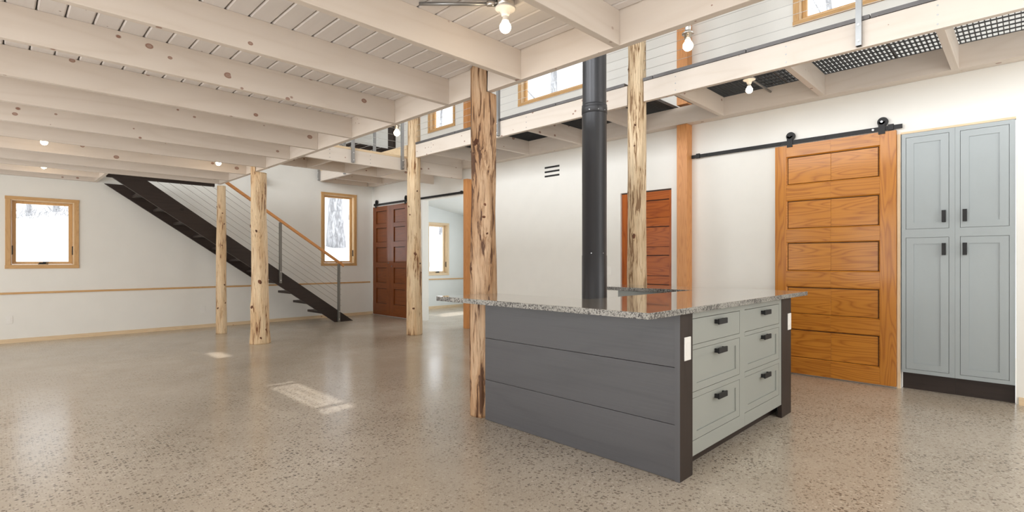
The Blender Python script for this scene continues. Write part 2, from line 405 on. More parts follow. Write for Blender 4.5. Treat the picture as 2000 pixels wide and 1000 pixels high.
# windows -------------------------------------------------------------------------------
def window(name, axis, plane, key, mat, cas=.055, top=.045, sash=.045, crank=True, locks=True, depth=.15):
    u0, u1, z0, z1 = WIN[key]
    def B(mb, ua, ub, na, nb, za, zb):
        if axis == 'y': mb.box(ua, ub, plane+na, plane+nb, za, zb)
        else: mb.box(plane+na, plane+nb, ua, ub, za, zb)
    loc = ((u0+u1)/2, plane, z0) if axis == 'y' else (plane, (u0+u1)/2, z0)
    r = bpy.data.objects.new(name, None); r.empty_display_size = .05; col.objects.link(r); r.location = loc; struct(r)
    ha = 'x' if axis == 'y' else 'y'
    for (a, b, c, d, ax) in ((u0-.004, u1+.004, z1-top, z1, ha), (u0-.004, u1+.004, z0, z0+cas*.9, ha), (u0, u0+cas, z0+cas*.9, z1-top, 'z'), (u1-cas, u1, z0+cas*.9, z1-top, 'z')):
        mb = MB(); B(mb, a, b, -.018, 0.0, c, d); mb.build('casing', mat(ax), r, .002)
    iu0, iu1, iz0, iz1 = u0+cas, u1-cas, z0+cas*.9, z1-top
    mb = MB(); t = .012
    B(mb, iu0-.006, iu0+t, 0.001, depth, iz0, iz1); B(mb, iu1-t, iu1+.006, .001, depth, iz0, iz1)
    B(mb, iu0+t, iu1-t, .001, depth, iz1-t, iz1+.006); B(mb, iu0+t, iu1-t, .001, depth, iz0-.006, iz0+t)
    mb.build('jamb', palewood('z'), r)
    su0, su1, sz0, sz1 = iu0+t+.002, iu1-t-.002, iz0+t+.002, iz1-t-.002
    na, nb = depth*.45, depth*.45+.035
    mb = MB()
    B(mb, su0, su0+sash, na, nb, sz0, sz1); B(mb, su1-sash, su1, na, nb, sz0, sz1)
    B(mb, su0+sash, su1-sash, na, nb, sz0, sz0+sash*.8); B(mb, su0+sash, su1-sash, na, nb, sz1-sash*.8, sz1)
    mb.build('sash', mat('z'), r, .002)
    mb = MB(); B(mb, su0+sash, su1-sash, na+.012, na+.018, sz0+sash*.8, sz1-sash*.8); mb.build('pane', GLASS, r)
    if crank:
        c = (u0+u1)/2
        mb = MB(); B(mb, c-.055, c+.055, .005, .04, iz0+t, iz0+t+.012); B(mb, c-.045, c+.03, .004, .03, iz0+t+.012, iz0+t+.026); B(mb, c-.005, c+.06, .012, .024, iz0+t+.026, iz0+t+.036)
        mb.build('crank_handle', BLACK, r, .003)
    if locks:
        for us in ((iu0+t, iu0+t+.012), (iu1-t-.012, iu1-t)):
            mb = MB(); B(mb, us[0], us[1], .01, .03, z0+.2, z0+.33); mb.build('lock_lever', BLACK, r, .002)
    return r
window('window_1', 'y', YF, 'w1', trimwood)
window('window_2', 'y', YF, 'w2', trimwood)
window('window_3', 'y', YF, 'w3', palewood)
window('window_4', 'x', XW, 'wa', trimwood, cas=.05, top=.05, crank=False, locks=False, depth=.14)
window('window_5', 'x', XW, 'wb', trimwood, cas=.05, top=.05, crank=False, locks=False, depth=.14)
window('window_6', 'x', XW, 'wc', trimwood, cas=.05, top=.05, crank=False, locks=False, depth=.14)

# ------------------------------------------------------------------ loft above: deck boards, joists, header
mb = MB(); bw = .1245
def deck(x0, x1, y0, y1):
    k = math.floor(x0/bw)
    while k*bw+.035 < x1:
        a, b = max(x0, k*bw+.035), min(x1, (k+1)*bw+.035)
        if b-a > .02:
            g = .0032; c = .007; z = 2.566
            mb.prism([(a+g, 2.60), (a+g, z+c), (a+g+c, z), (b-g-c, z), (b-g, z+c), (b-g, 2.60)], 'y', y0, y1)
        k += 1
deck(XL, 2.475, YB, 9.05); deck(XL, 1.06, 9.05, 10.1)
mb.box(XL, 2.52, YB, 9.05, 2.60, 2.63, 1); mb.box(XL, 1.06, 9.05, 10.1, 2.60, 2.63, 1)
struct(mb.build('ceiling', [deckpine('y'), darkwood('y')]))
JY = [1.618, 2.389, 3.165, 3.925, 4.70, 5.46, 6.22, 6.99, 7.735, 8.50, 8.965]
jl = ['loft joist nearest the top picture edge, ending above the stove pipe',
      'loft joist whose end covers the top of the big log at the counter',
      'third loft joist, ending just beyond the counter log, a long knotty cream face',
      'fourth loft joist from the porcelain ceiling lamp',
      'fifth loft joist from the porcelain ceiling lamp',
      'sixth loft joist from the porcelain ceiling lamp',
      'seventh loft joist from the porcelain ceiling lamp, next but one before the flared log',
      'eighth loft joist, just in front of the flared log and hiding two lit bulbs',
      'ninth loft joist, glowing yellow from the two bulbs in front of it',
      'tenth loft joist, behind the yellow lit one and short of the stair opening',
      'last long loft joist, along the edge of the stair opening by the thin log']
for i, y in enumerate(JY):
    o = box('loft_joist', pine('x'), XL+.005, 2.475, y, y+.045, 2.37, 2.566, bevel=.003)
    tag(o, 'whitewashed ' + jl[i], 'joist', 'whitewashed joists under the loft')
o = box('loft_joist', pine('x'), XL+.005, 1.06, 9.56, 9.605, 2.37, 2.566, bevel=.003)
tag(o, 'short whitewashed joist beside the stair top, warm lit, above the square window', 'joist', 'whitewashed joists under the loft')
o = box('loft_joist', pine('x'), XL+.005, 1.06, 10.075, 10.14, 2.37, 2.566, bevel=.003)
tag(o, 'whitewashed ledger joist lying flat against the end wall above the square window', 'joist', 'whitewashed joists under the loft')
o = box('stair_trimmer', pine('y'), 1.06, 1.105, 9.012, 10.14, 2.37, 2.566, bevel=.003)
tag(o, 'short whitewashed trimmer closing the loft at the top of the stairs', 'joist')
mb = MB().box(2.475, 2.525, YB, 9.06, 2.37, 2.60)
tag(mb.build('header_beam', pine('y'), bevel=.003), 'long whitewashed header carrying all the loft joist ends', 'beam')
o = box('stair_header', darkwood('x'), 1.115, 2.50, 9.29, 9.335, 2.360, 2.60)
tag(o, 'dark stained board edging the loft above the stair opening', 'beam')

# ------------------------------------------------------------------ log posts
def log(name, pts, rad, mat, label, seed, notch=None, knots=()):
    """pts: centre line (x, y, z); rad: radius at each point; knots: (height, side -1..1 as seen from the room, radius)"""
    zs0 = [p[2] for p in pts]; n = int((zs0[-1]-zs0[0])/.02)+1; seg = 72
    zl = [zs0[0]+(zs0[-1]-zs0[0])*i/n for i in range(n+1)]
    if notch: zl = sorted([z for z in zl if abs(z-2.366) > .012]+[2.3655, 2.3665])
    mb = MB(); rings = []
    face = math.atan2(-pts[0][1], -pts[0][0])
    kn = [(z, face+math.asin(o), r) for z, o, r in knots]
    def lerp(z):
        for (a, b, ra, rb) in zip(pts, pts[1:], rad, rad[1:]):
            if z <= b[2]+1e-9:
                t = (z-a[2])/(b[2]-a[2]); t2 = t*t*(3-2*t)
                return a[0]+(b[0]-a[0])*t2, a[1]+(b[1]-a[1])*t2, ra+(rb-ra)*t2
        return pts[-1][0], pts[-1][1], rad[-1]
    def surf(a, z):
        cx, cy_, r = lerp(z); ca, sa = math.cos(a), math.sin(a)
        rr = r*(1+.075*noise.noise(Vector((ca*2.2+seed*7, sa*2.2, z*1.1)))+.05*noise.noise(Vector((ca*7+seed, sa*7, z*1.3)))
                +.035*noise.noise(Vector((ca*3+seed*2, sa*3, z*4)))+.022*noise.noise(Vector((ca*14+seed, sa*14, z*3))))
        for (bz, ba, bs) in kn:
            d2 = ((z-bz)/(bs*1.9))**2 + (math.remainder(a-ba, 2*math.pi)*r/(bs*1.5))**2
            rr += bs*.38*math.exp(-d2)
        return cx, cy_, rr
    for z in zl:
        ring = []
        for k in range(seg):
            a = 2*math.pi*k/seg; cx, cy_, rr = surf(a, z)
            x, y = cx+rr*math.cos(a), cy_+rr*math.sin(a)
            if notch and z > 2.366:
                for (axis, side, lim, za, zb) in notch: x = min(x, lim)
            ring.append(mb.bm.verts.new((x, y, z)))
        rings.append(ring)
    for a, b in zip(rings, rings[1:]):
        for k in range(seg):
            f = mb.bm.faces.new((a[k], a[(k+1) % seg], b[(k+1) % seg], b[k])); f.smooth = True
    mb.bm.faces.new(rings[0][::-1]); mb.bm.faces.new(rings[-1])
    o = tag(mb.build(name, mat, origin=(pts[0][0], pts[0][1], pts[0][2])), label, 'post')
    for (bz, ba, bs) in kn:
        kb = MB(); r0 = lerp(bz)[2]; rows = []
        for i in range(5):
            q = i/4; row = []
            for k in range(18 if i else 1):
                t = 2*math.pi*k/18; w_ = 1+.18*math.sin(2*t+seed+bz*9)+.08*math.sin(5*t+bz*31)
                a = ba+q*bs*.80*w_*math.cos(t)/r0; z = bz+q*bs*.95*w_*math.sin(t)
                cx, cy_, rr = surf(a, z); rr += .0045*(1-q**3)-.002
                row.append(kb.bm.verts.new((cx+rr*math.cos(a), cy_+rr*math.sin(a), z)))
            rows.append(row)
        for k in range(18): kb.bm.faces.new((rows[0][0], rows[1][k], rows[1][(k+1) % 18])).smooth = True
        for r1, r2 in zip(rows[1:], rows[2:]):
            for k in range(18): kb.bm.faces.new((r1[k], r2[k], r2[(k+1) % 18], r1[(k+1) % 18])).smooth = True
        kb.build('knot', KNOT, o)
    return o
log('log_post', [(2.612, 2.92, 0), (2.60, 2.905, .9), (2.56, 2.86, 1.6), (2.52, 2.815, 2.2), (2.515, 2.81, 2.56)], [.098, .103, .09, .094, .092], LOGA,
    'thick brown streaked cedar log rising through the end of the concrete counter', 1, notch=[('x', -1, 2.474, 2.366, 3)], knots=[(2.01, -.53, .03), (1.48, .04, .014), (1.57, .12, .013), (1.1, -.85, .018), (1.36, .28, .01)])
log('log_post', [(2.635, 7.66, 0), (2.625, 7.64, .25), (2.61, 7.60, 1.2), (2.56, 7.50, 1.9), (2.54, 7.44, 2.56)], [.135, .118, .103, .098, .098], LOGB,
    'flared cream cedar log with round brown knots standing alone on the floor before the stairs', 2, notch=[('x', -1, 2.474, 2.366, 3)], knots=[(1.64, -.94, .032), (1.57, -.33, .021), (.87, .01, .036), (.52, -.81, .032), (.2, .62, .018), (.09, .08, .02)])
log('log_post', [(2.555, 9.135, 0), (2.55, 9.13, 1.2), (2.55, 9.125, 2.36)], [.078, .070, .060], LOGB,
    'thinnest peeled log, close in front of the stair cables', 3, knots=[(2.02, -.95, .016), (1.92, .23, .014), (1.75, .59, .016), (.41, -.62, .02), (.78, .59, .018), (.49, .71, .016), (1.41, .11, .012)])
log('log_post', [(4.675, 6.86, 0), (4.668, 6.85, .8), (4.66, 6.84, 2.0), (4.655, 6.83, ZT)], [.122, .116, .103, .082], LOGB,
    'tall pale log in front of the dark double barn door, going up past the catwalk', 4, knots=[(2.01, -.75, .02), (1.88, -.6, .017), (1.27, .15, .032), (1.12, .75, .02), (.42, -.08, .022), (2.25, .45, .018), (.98, .9, .014)])
log('log_post', [(4.66, 2.84, 0), (4.65, 2.835, .9), (4.642, 2.83, 2.0), (4.64, 2.83, ZT)], [.098, .096, .091, .082], LOGC,
    'pale rough log behind the far counter arm in front of the orange red door', 5, knots=[(1.41, -.3, .028), (1.86, -.93, .018), (2.53, -.19, .014), (2.32, -.25, .011), (3.12, -.95, .014)])

# ------------------------------------------------------------------ catwalk: rims, ledgers, joists, gratings
CZ0, CZ1 = 2.766, 2.968
def beam(name, x0, x1, y0, y1, z0, z1, label, cat='beam', group=None, mat=None):
    ax = 'x' if (x1-x0) > (y1-y0) else 'y'
    return tag(box(name, (mat or pine)(ax), x0, x1, y0, y1, z0, z1, bevel=.003), label, cat, group)
def screws(parent, x, ys, zs):
    for y in ys:
        for z in zs:
            MB().tube([(x-.0015, y, z), (x+.002, y, z)], .006, 10).build('screw', STEEL, parent)
def rim(y0, y1, label, scr):
    r = thing('rim_beam', (4.635, (y0+y1)/2, CZ0), label, 'beam', 'catwalk rim beams')
    box('beam', pine('y'), 4.61, 4.66, y0, y1, CZ0, CZ1, r, .003)
    screws(r, 4.61, scr, (2.80, 2.865, 2.93))
rim(-.6, 2.735, 'catwalk rim beam running from the rough log out of the picture', (.44, 1.41, 2.39))
rim(2.925, 6.725, 'catwalk rim beam between the two tall logs, passing behind the stove pipe', (3.37, 4.36, 5.34, 6.32))
rim(7.75, 10.09, 'catwalk rim beam reaching the end wall above the narrow tall window', ())
beam('wall_ledger', 5.684, 5.825, -.6, 10.085, CZ0, CZ1, 'whitewashed ledger bolted along the long wall under the catwalk', 'ledger')
beam('wall_ledger', 4.66, 5.684, 10.09, 10.145, CZ0, CZ1, 'short whitewashed ledger on the end wall over the narrow tall window', 'ledger')
CJ = [.405+.983*k for k in range(7)]
cjl = ['catwalk joist nearest the picture edge, over the blue grey cabinets', 'second catwalk joist, over the orange barn door', 'third catwalk joist, next to the orange wall post',
       'fourth catwalk joist, mostly behind the stove pipe and rough log', 'fifth catwalk joist, with knots, ending beside the stove pipe', 'sixth catwalk joist, above the slotted wall vent', 'seventh catwalk joist, partly behind the brown counter log']
for y, l in zip(CJ, cjl):
    beam('catwalk_joist', 4.66, 5.684, y, y+.05, CZ0, CZ1, 'whitewashed ' + l, 'joist', 'catwalk joists')
beam('catwalk_joist', 4.76, 5.684, 6.90, 6.95, CZ0, CZ1, 'whitewashed catwalk joist stacked on the bridge beam behind the pale tall log', 'joist', 'catwalk joists')
beam('catwalk_joist', 4.66, 5.684, 9.50, 9.55, CZ0, CZ1, 'whitewashed catwalk joist nearest the end wall', 'joist', 'catwalk joists')
BZ0, BZ1 = 2.57, 2.765
r = thing('bridge_beam', (3.55, 6.92, BZ0), 'knotty whitewashed front beam of the bridge between loft and pale tall log', 'beam')
box('beam', pine('x'), 2.53, 4.555, 6.90, 6.945, BZ0, BZ1, r, .003)
for x in (2.75, 3.3, 3.93, 4.52):
    for z in (2.61, 2.665, 2.72): MB().tube([(x, 6.8985, z), (x, 6.902, z)], .006, 10).build('screw', STEEL, r)
beam('bridge_beam', 4.765, 5.69, 6.90, 6.945, BZ0, BZ1, 'short whitewashed bridge beam from the pale log to the orange post', 'beam')
beam('bridge_beam', 2.53, 5.68, 7.70, 7.745, BZ0, BZ1, 'rear whitewashed bridge beam in front of the narrow tall window', 'beam')
for x, l in ((2.72, 'next to the loft header'), (3.32, 'above the stair handrail'), (3.925, 'in the middle of the bridge'), (4.50, 'at the end by the pale tall log')):
    beam('bridge_joist', x, x+.045, 6.947, 7.698, BZ0, BZ1, 'short whitewashed bridge joist ' + l, 'joist', 'bridge joists')
tag(box('bridge_deck', palewood('x'), 2.53, 4.60, 6.905, 7.70, 2.767, 2.80), 'raw pine deck edge on top of the bridge beam', 'deck')
beam('bridge_step', 4.612, 4.655, 6.97, 7.74, 2.801, 3.0, 'yellowish board stepping up from the bridge to the catwalk', 'board', mat=palewood)
tag(box('landing_deck', palewood('y'), 4.61, 5.68, 7.75, 10.14, 2.969, 3.0), 'pine deck of the corner landing at the end of the catwalk', 'deck')
# steel gratings
def grating(y0, y1, label):
    r = thing('steel_grating', (5.2, (y0+y1)/2, CZ1), label, 'grating', 'catwalk gratings')
    x0, x1 = 4.60, 5.822; z0, z1 = CZ1+.001, CZ1+.031
    mb = MB(); n = max(2, round((y1-y0)/.033))
    for i in range(1, n):
        y = y0+(y1-y0)*i/n; mb.box(x0+.005, x1-.005, y-.0022, y+.0022, z0, z1)
    x = x0+.06
    while x < x1-.02:
        mb.box(x-.004, x+.004, y0+.003, y1-.003, z1-.011, z1-.001); x += .1
    mb.build('grid', GRATE, r)
    mb = MB(); mb.box(x0, x0+.005, y0, y1, z0, z1); mb.box(x1-.005, x1, y0, y1, z0, z1)
    mb.box(x0+.005, x1-.005, y0, y0+.004, z0, z1); mb.box(x0+.005, x1-.005, y1-.004, y1, z0, z1)
    mb.build('banding', DARKSTEEL, r)
GB = [-.07, .829, 1.728, 2.627]
gl = ['open steel grating panel of the catwalk at the picture edge', 'steel grating panel over the first bay from the steel railing post', 'steel grating panel above the porcelain lamp under the catwalk']
for (a, b, l) in zip(GB, GB[1:], gl): grating(a+.004, b-.004, l)
grating(-.9, -.078, 'steel grating panel beyond the picture edge')
grating(2.631, 2.735, 'narrow steel grating strip against the rough log')
GB2 = [2.95, 3.88, 4.81, 5.74, 6.72]
for (a, b, l) in zip(GB2, GB2[1:], ['beside the rough log, behind the stove pipe', 'just past the stove pipe', 'behind the brown counter log', 'ending at the pale tall log']):
    grating(a+.004, b-.004, 'steel grating panel ' + l)

# ------------------------------------------------------------------ railings of steel posts and cables
def sqpost(parent, x0, x1, y0, y1, z0, z1, bolt=None, mat=None):
    mb = MB(); t = .004
    mb.box(x0, x0+t, y0, y1, z0, z1); mb.box(x1-t, x1, y0, y1, z0, z1)
    mb.box(x0+t, x1-t, y0, y0+t, z0, z1); mb.box(x0+t, x1-t, y1-t, y1, z0, z1); mb.box(x0+t, x1-t, y0+t, y1-t, z1-t, z1)
    p = mb.build('post', mat or STEEL, parent)
    for b in bolt or (): MB().tube(b, .008, 12).build('bolt', CABLE, p)
    return p
CABZ = [3.09+.092*k for k in range(9)]
def rail_y(name, x, y0, y1, posts, label, zb=CZ0+.01):
    r = thing(name, (x, (y0+y1)/2, zb), label, 'railing', 'cable railings of the catwalk')
    for py in posts:
        sqpost(r, x-.04, x-.001, py-.019, py+.019, zb, 3.95, [[(x-.046, py, zb+q), (x-.04, py, zb+q)] for q in (.035, .155)])
    for z in CABZ: MB().tube([(x+.02, y0, z), (x+.02, y1, z)], .002, 6).build('cable', CABLE, r)
    box('top_rail', firpost('y'), x-.03, x+.04, y0, y1, 3.95, 3.985, r, .003)
rail_y('catwalk_railing', 4.61, -.6, 2.745, (.897,), 'cable railing with one steel post above the rim beam right of the rough log')
rail_y('catwalk_railing', 4.61, 2.915, 6.745, (4.84,), 'cable railing between the two tall logs, its steel post beside the brown log')
rail_y('landing_railing', 4.61, 7.76, 10.13, (9.0, 10.07), 'cable railing at the corner landing, two steel posts hanging down beside the end wall')
def rail_x(y, x0, x1, posts, label, side):
    r = thing('bridge_railing', ((x0+x1)/2, y, BZ0), label, 'railing', 'cable railings of the bridge')
    for px in posts:
        sqpost(r, px-.019, px+.019, y-.04 if side < 0 else y+.001, y-.001 if side < 0 else y+.04, BZ0+.01, 3.75,
               [[(px, y-.046, BZ0+q), (px, y-.04, BZ0+q)] for q in (.045, .15)] if side < 0 else None)
    for k in range(8):
        z = 2.90+.1*k
        MB().tube([(x0, y-.02*(1 if side < 0 else -1), z), (x1, y-.02*(1 if side < 0 else -1), z)], .002, 6).build('cable', CABLE, r)
    box('top_rail', firpost('x'), x0, x1, y-.04, y+.03, 3.75, 3.785, r, .003)
rail_x(6.90, 2.56, 4.54, (3.64, 4.47), 'cable railing along the front of the bridge, two bolted steel posts', -1)
rail_x(7.745, 2.56, 4.57, (3.9, 4.5), 'cable railing along the rear of the bridge', 1)

# upper landing furniture glimpsed between the railings
r = thing('storage_bench', (5.3, 9.7, 3.0), 'low dark stained bench on the upper landing, seen between the railings', 'bench')
box('body', darkwood('x'), 4.9, 5.74, 9.32, 10.13, 3.0, 3.43, r); box('top', darkwood('x'), 4.88, 5.75, 9.30, 10.14, 3.43, 3.47, r, .003)
tag(box('wall_board', darkwood('z'), 5.77, 5.828, 9.22, 9.42, 3.47, ZT), 'dark upright board against the upper wall behind the hanging bulb', 'board')

# ------------------------------------------------------------------ orange fir posts on the long wall
for (y0, y1, z0, z1, l) in ((2.81, 2.94, 0, CZ0-.001, 'orange fir post between the red brown door and the barn door track'), (2.81, 2.94, 3.0, ZT, 'orange fir post on the upper wall behind the hanging bulb'),
                            (6.785, 6.885, 0, BZ0-.001, 'orange fir post half hidden behind the brown counter log'), (6.785, 6.885, 3.0, ZT, 'orange fir post on the upper wall by the brown counter log')):
    tag(box('fir_post', firpost('z'), 5.70, 5.829, y0, y1, z0, z1, bevel=.004), l, 'post', 'orange fir wall posts')

# ------------------------------------------------------------------ stairs
YS = 9.28
st = thing('staircase', (3.2, 9.7, 0), 'dark stained open staircase climbing along the end wall to the loft', 'staircase')
MB().prism([(4.916, 0), (4.55, 0), (1.185, 2.359), (1.594, 2.359)], 'y', YS+.01, YS+.055).build('stringer', darkwood('x'), st)
MB().prism([(3.74, .834), (3.36, .834), (1.185, 2.359), (1.594, 2.359)], 'y', 10.09, 10.135).build('stringer', darkwood('x'), st)
for k in range(1, 12):
    z = .2*k; xb = 4.60-.2*k/.705+.045
    box('tread', darkwood('y'), xb, xb+.265, YS+.055, 10.09, z-.042, z, st, .003)
sr = thing('stair_railing', (3.5, YS, 0), 'cable stair railing with round edged fir handrail and two steel posts', 'railing')
def sx(x): return (4.61-x)*.695
MB().prism([(4.70, 1.045), (4.70, 1.10), (1.93, 2.96), (1.93, 2.905)], 'y', YS-.055, YS-.005).build('handrail', firpost('x'), sr, .008)
for (px, z0, z1) in ((4.61, 0.005, 1.10), (3.526, .77, 1.835)):
    sqpost(sr, px-.02, px+.02, YS-.035, YS+.005, z0, z1, [[(px, YS-.041, z0+q), (px, YS-.035, z0+q)] for q in (.05, .2)], DULLSTEEL)
for k in range(7):
    z = .338+.104*k
    xe = 4.61-(2.359-z)/.695
    MB().tube([(4.66, YS-.015, z-.035), (4.61, YS-.015, z), (xe, YS-.015, 2.359)], .0026, 6).build('cable', CABLE2, sr)

# ------------------------------------------------------------------ kitchen island
isl = thing('kitchen_island', (3.4, 1.6, 0), 'kitchen island with charcoal plank end panel and six sage grey drawers', 'kitchen island')
FX, FY, UN = 2.525, 1.283, .887
for (z0, z1) in ((.002, .2935), (.2955, .5965), (.5985, UN)):
    box('plank', panelwood('y'), FX+.004, FX+.028, 1.313, 2.805, z0, z1, isl, .002)
box('corner_post', darkwood('z'), FX, 2.669, FY, 1.312, 0, UN, isl, .002)
box('corner_post', darkwood('z'), 4.102, 4.312, FY, 1.312, 0, UN, isl, .002)
box('edge_strip', panelwood('z'), FX-.001, FX+.02, FY+.0005, 1.313, 0, UN, isl)
box('toe_kick', darkwood('x'), 2.60, 4.28, 1.37, 1.39, 0, .12, isl)
mb = MB(); mb.box(2.56, 2.58, 1.32, 1.93, 0, UN); mb.box(4.27, 4.29, 1.32, 1.93, 0, UN); mb.box(2.58, 4.27, 1.91, 1.93, 0, UN); mb.box(2.58, 4.27, 1.40, 1.91, .10, .12)
mb.build('carcass', CABWARM, isl)
DX = ((2.672, 3.322), (3.408, 4.052)); DZ = ((.704, .843), (.446, .674), (.182, .410))
FYF = 1.287
mb = MB()
for (a, b) in ((2.669, DX[0][0]-.0015), (DX[0][1]+.0025, DX[1][0]-.0025), (DX[1][1]+.0025, 4.102)): mb.box(a, b, FYF, FYF+.022, .098, UN)
for dx in DX:
    for (a, b) in ((.098, DZ[2][0]-.0025), (DZ[2][1]+.0025, DZ[1][0]-.0025), (DZ[1][1]+.0025, DZ[0][0]-.0025), (DZ[0][1]+.0035, UN)):
        mb.box(dx[0]-.0015, dx[1]+.0025, FYF, FYF+.022, a, b)
mb.build('face_frame', CABWARM, isl)
for ci, (x0, x1) in enumerate(DX):
    for ri, (z0, z1) in enumerate(DZ):
        mb = MB()
        if ri == 0: mb.box(x0, x1, FYF+.001, FYF+.02, z0, z1)
        else:
            s = .055
            mb.box(x0, x0+s, FYF+.001, FYF+.02, z0, z1); mb.box(x1-s, x1, FYF+.001, FYF+.02, z0, z1)
            mb.box(x0+s, x1-s, FYF+.001, FYF+.02, z0, z0+s*.75); mb.box(x0+s, x1-s, FYF+.001, FYF+.02, z1-s*.75, z1)
            mb.box(x0+s, x1-s, FYF+.009, FYF+.018, z0+s*.75, z1-s*.75)
        d = mb.build('drawer', CABWARM, isl)
        xc = 3.015 if ci == 0 else 3.755; zc = z1-.035
        mb = MB(); mb.box(xc-.06, xc+.06, FYF-.028, FYF-.018, zc-.016, zc+.016); mb.box(xc-.06, xc-.045, FYF-.018, FYF+.003, zc-.012, zc+.012); mb.box(xc+.045, xc+.06, FYF-.018, FYF+.003, zc-.012, zc+.012)
        mb.build('handle', BLACK, d, .002)
def plate_y(name, x, z, y, label, wd=.072, ht=.118):
    r = thing(name, (x, y, z-ht/2), label, 'outlet')
    box('plate', PLASTIC, x-wd/2, x+wd/2, y-.006, y, z-ht/2, z+ht/2, r, .003)
    box('insert', PLASTIC, x-.017, x+.017, y-.009, y-.006, z-.034, z+.034, r, .001)
    return r
plate_y('power_outlet', 2.603, .693, FY, 'white outlet on the dark corner post of the island nearest the camera', .072, .125)
plate_y('power_outlet', 4.262, .70, FY, 'white outlet on the island post in front of the orange barn door', .072, .125)
# concrete counter, one U-shaped slab with a notch for the log
ang = [math.radians(d) for d in (-75, -100, -125, -150, -175)]
notch = [(2.60+.118*math.cos(a), 2.905+.118*math.sin(a)) for a in ang]
poly = [(2.13, 1.233), (4.55, 1.233), (4.575, 2.72), (4.54, 2.76), (4.535, 2.95), (4.06, 2.95), (4.06, 1.95), (2.632, 1.95), (2.632, notch[0][1])] + notch + [(2.13, 2.86)]
poly = [p for p in poly if p[1] <= 2.96]
notch_end = notch[-1]
poly[-2] = (notch_end[0], min(notch_end[1], 2.86))
o = MB().prism(poly, 'z', UN+.001, .919, 0, 1).build('countertop', [CTOP, CEDGE], bevel=.002)
tag(o, 'U shaped polished concrete countertop with speckled ground edge', 'countertop')
bc = thing('base_cabinet', (4.3, 2.4, 0), 'grey base cabinet under the far arm of the concrete counter', 'cabinet')
mb = MB(); mb.box(4.10, 4.52, 1.96, 2.70, .10, UN); mb.build('body', CABWARM, bc); box('toe_kick', darkwood('y'), 4.16, 4.50, 1.97, 2.69, 0, .10, bc)

# stove pipe
sp_ = thing('stove_pipe', (3.59, 2.6, 0), 'tall black stove pipe rising behind the counter', 'stove pipe')
MB().lathe([(.106, 0), (.106, 1.205), (.104, 1.208), (.104, 2.40)], 3.59, 2.6).build('lower_pipe', PIPE, sp_)
MB().lathe([(.105, 2.40), (.108, 2.402), (.108, 2.455), (.106, 2.46), (.107, 2.468), (.106, 2.476), (.101, 2.482)], 3.59, 2.6).build('collar', PIPE, sp_)
MB().lathe([(.101, 2.48), (.101, ZT-.02), (.16, ZT-.015), (.16, ZT)], 3.59, 2.6).build('upper_pipe', PIPE, sp_)
for a, z in ((-2.9, 2.42), (-2.2, 2.42), (-1.6, 2.42), (-2.75, 1.225), (-1.75, 1.225)):
    p = Vector((3.59+.104*math.cos(a), 2.6+.104*math.sin(a), z)) if z < 2 else Vector((3.59+.107*math.cos(a), 2.6+.107*math.sin(a), z)); q = Vector((math.cos(a), math.sin(a), 0))*.004
    MB().tube([p, p+q], .005, 8).build('rivet', STEEL, sp_)

# ------------------------------------------------------------------ big sliding barn door
XD = 5.79
bd = thing('barn_door', (XD, 1.36, 0), 'wide orange varnished fir barn door with two joined sets of five panels', 'barn door')
Y0, Y1, YM = .845, 1.877, 1.368
PZ = ((.167, .470), (.613, .902), (1.054, 1.353), (1.486, 1.785), (1.940, 2.236))
box('stile', doorwood('z'), XD, XD+.036, 1.770, Y1, .012, 2.352, bd, .002)
box('stile', doorwood('z'), XD, XD+.036, Y0, .968, .012, 2.352, bd, .002)
rz = [.012] + [v for p in PZ for v in p] + [2.352]
for (a, b) in ((.968, YM-.0004), (YM+.0004, 1.770)):
    for i in range(6): box('rail', doorwood('y'), XD+.0005, XD+.035, a, b, rz[2*i], rz[2*i+1], bd)
    for (z0, z1) in PZ:
        lo_, hi_ = (a, b-.016) if b > 1.5 else (a+.016, b)
        box('panel', doorwood('y'), XD+.016, XD+.028, lo_, hi_, z0+.014, z1-.017, bd, .002)
        box('panel_shadow_back', darkwood('y'), XD+.029, XD+.033, a, b, z0, z1, bd)  # dark sheet painting the shadow line in the gap around the panel
        mb = MB(); e = .010
        edge = b if b > 1.5 else a
        s = -1 if b > 1.5 else 1
        mb.prism([(XD+.006, z1), (XD+.018, z1), (XD+.018, z1-e)], 'y', a, b); mb.prism([(XD+.006, z0), (XD+.018, z0), (XD+.018, z0+e)], 'y', a, b)
        mb.prism([(XD+.006, edge), (XD+.018, edge), (XD+.018, edge+s*e)], 'z', z0, z1)
        mb.build('moulding', doorwood('y'), bd)
def hanger(parent, y, zdoor, zt, x=XD, axle=STEEL):
    """strap on the door and the wheel that rolls on the track; zt is the track top"""
    h = MB(); zc = zt+.044
    h.box(x-.008, x-.002, y-.026, y+.026, zdoor-.02, zc)
    h.tube([(x-.008, y, zc), (x-.002, y, zc)], .026, 20)
    hh = h.build('hanger', BLACK, parent)
    MB().tube([(x+.0, y-.006, zc), (x+.022, y-.006, zc)], .042, 28).build('wheel', BLACK, hh)
    MB().tube([(x-.012, y, zc), (x-.006, y, zc)], .010, 12).build('axle_bolt', axle, hh)
hanger(bd, 1.735, 2.352, 2.402, axle=BLACK); hanger(bd, .953, 2.352, 2.402)
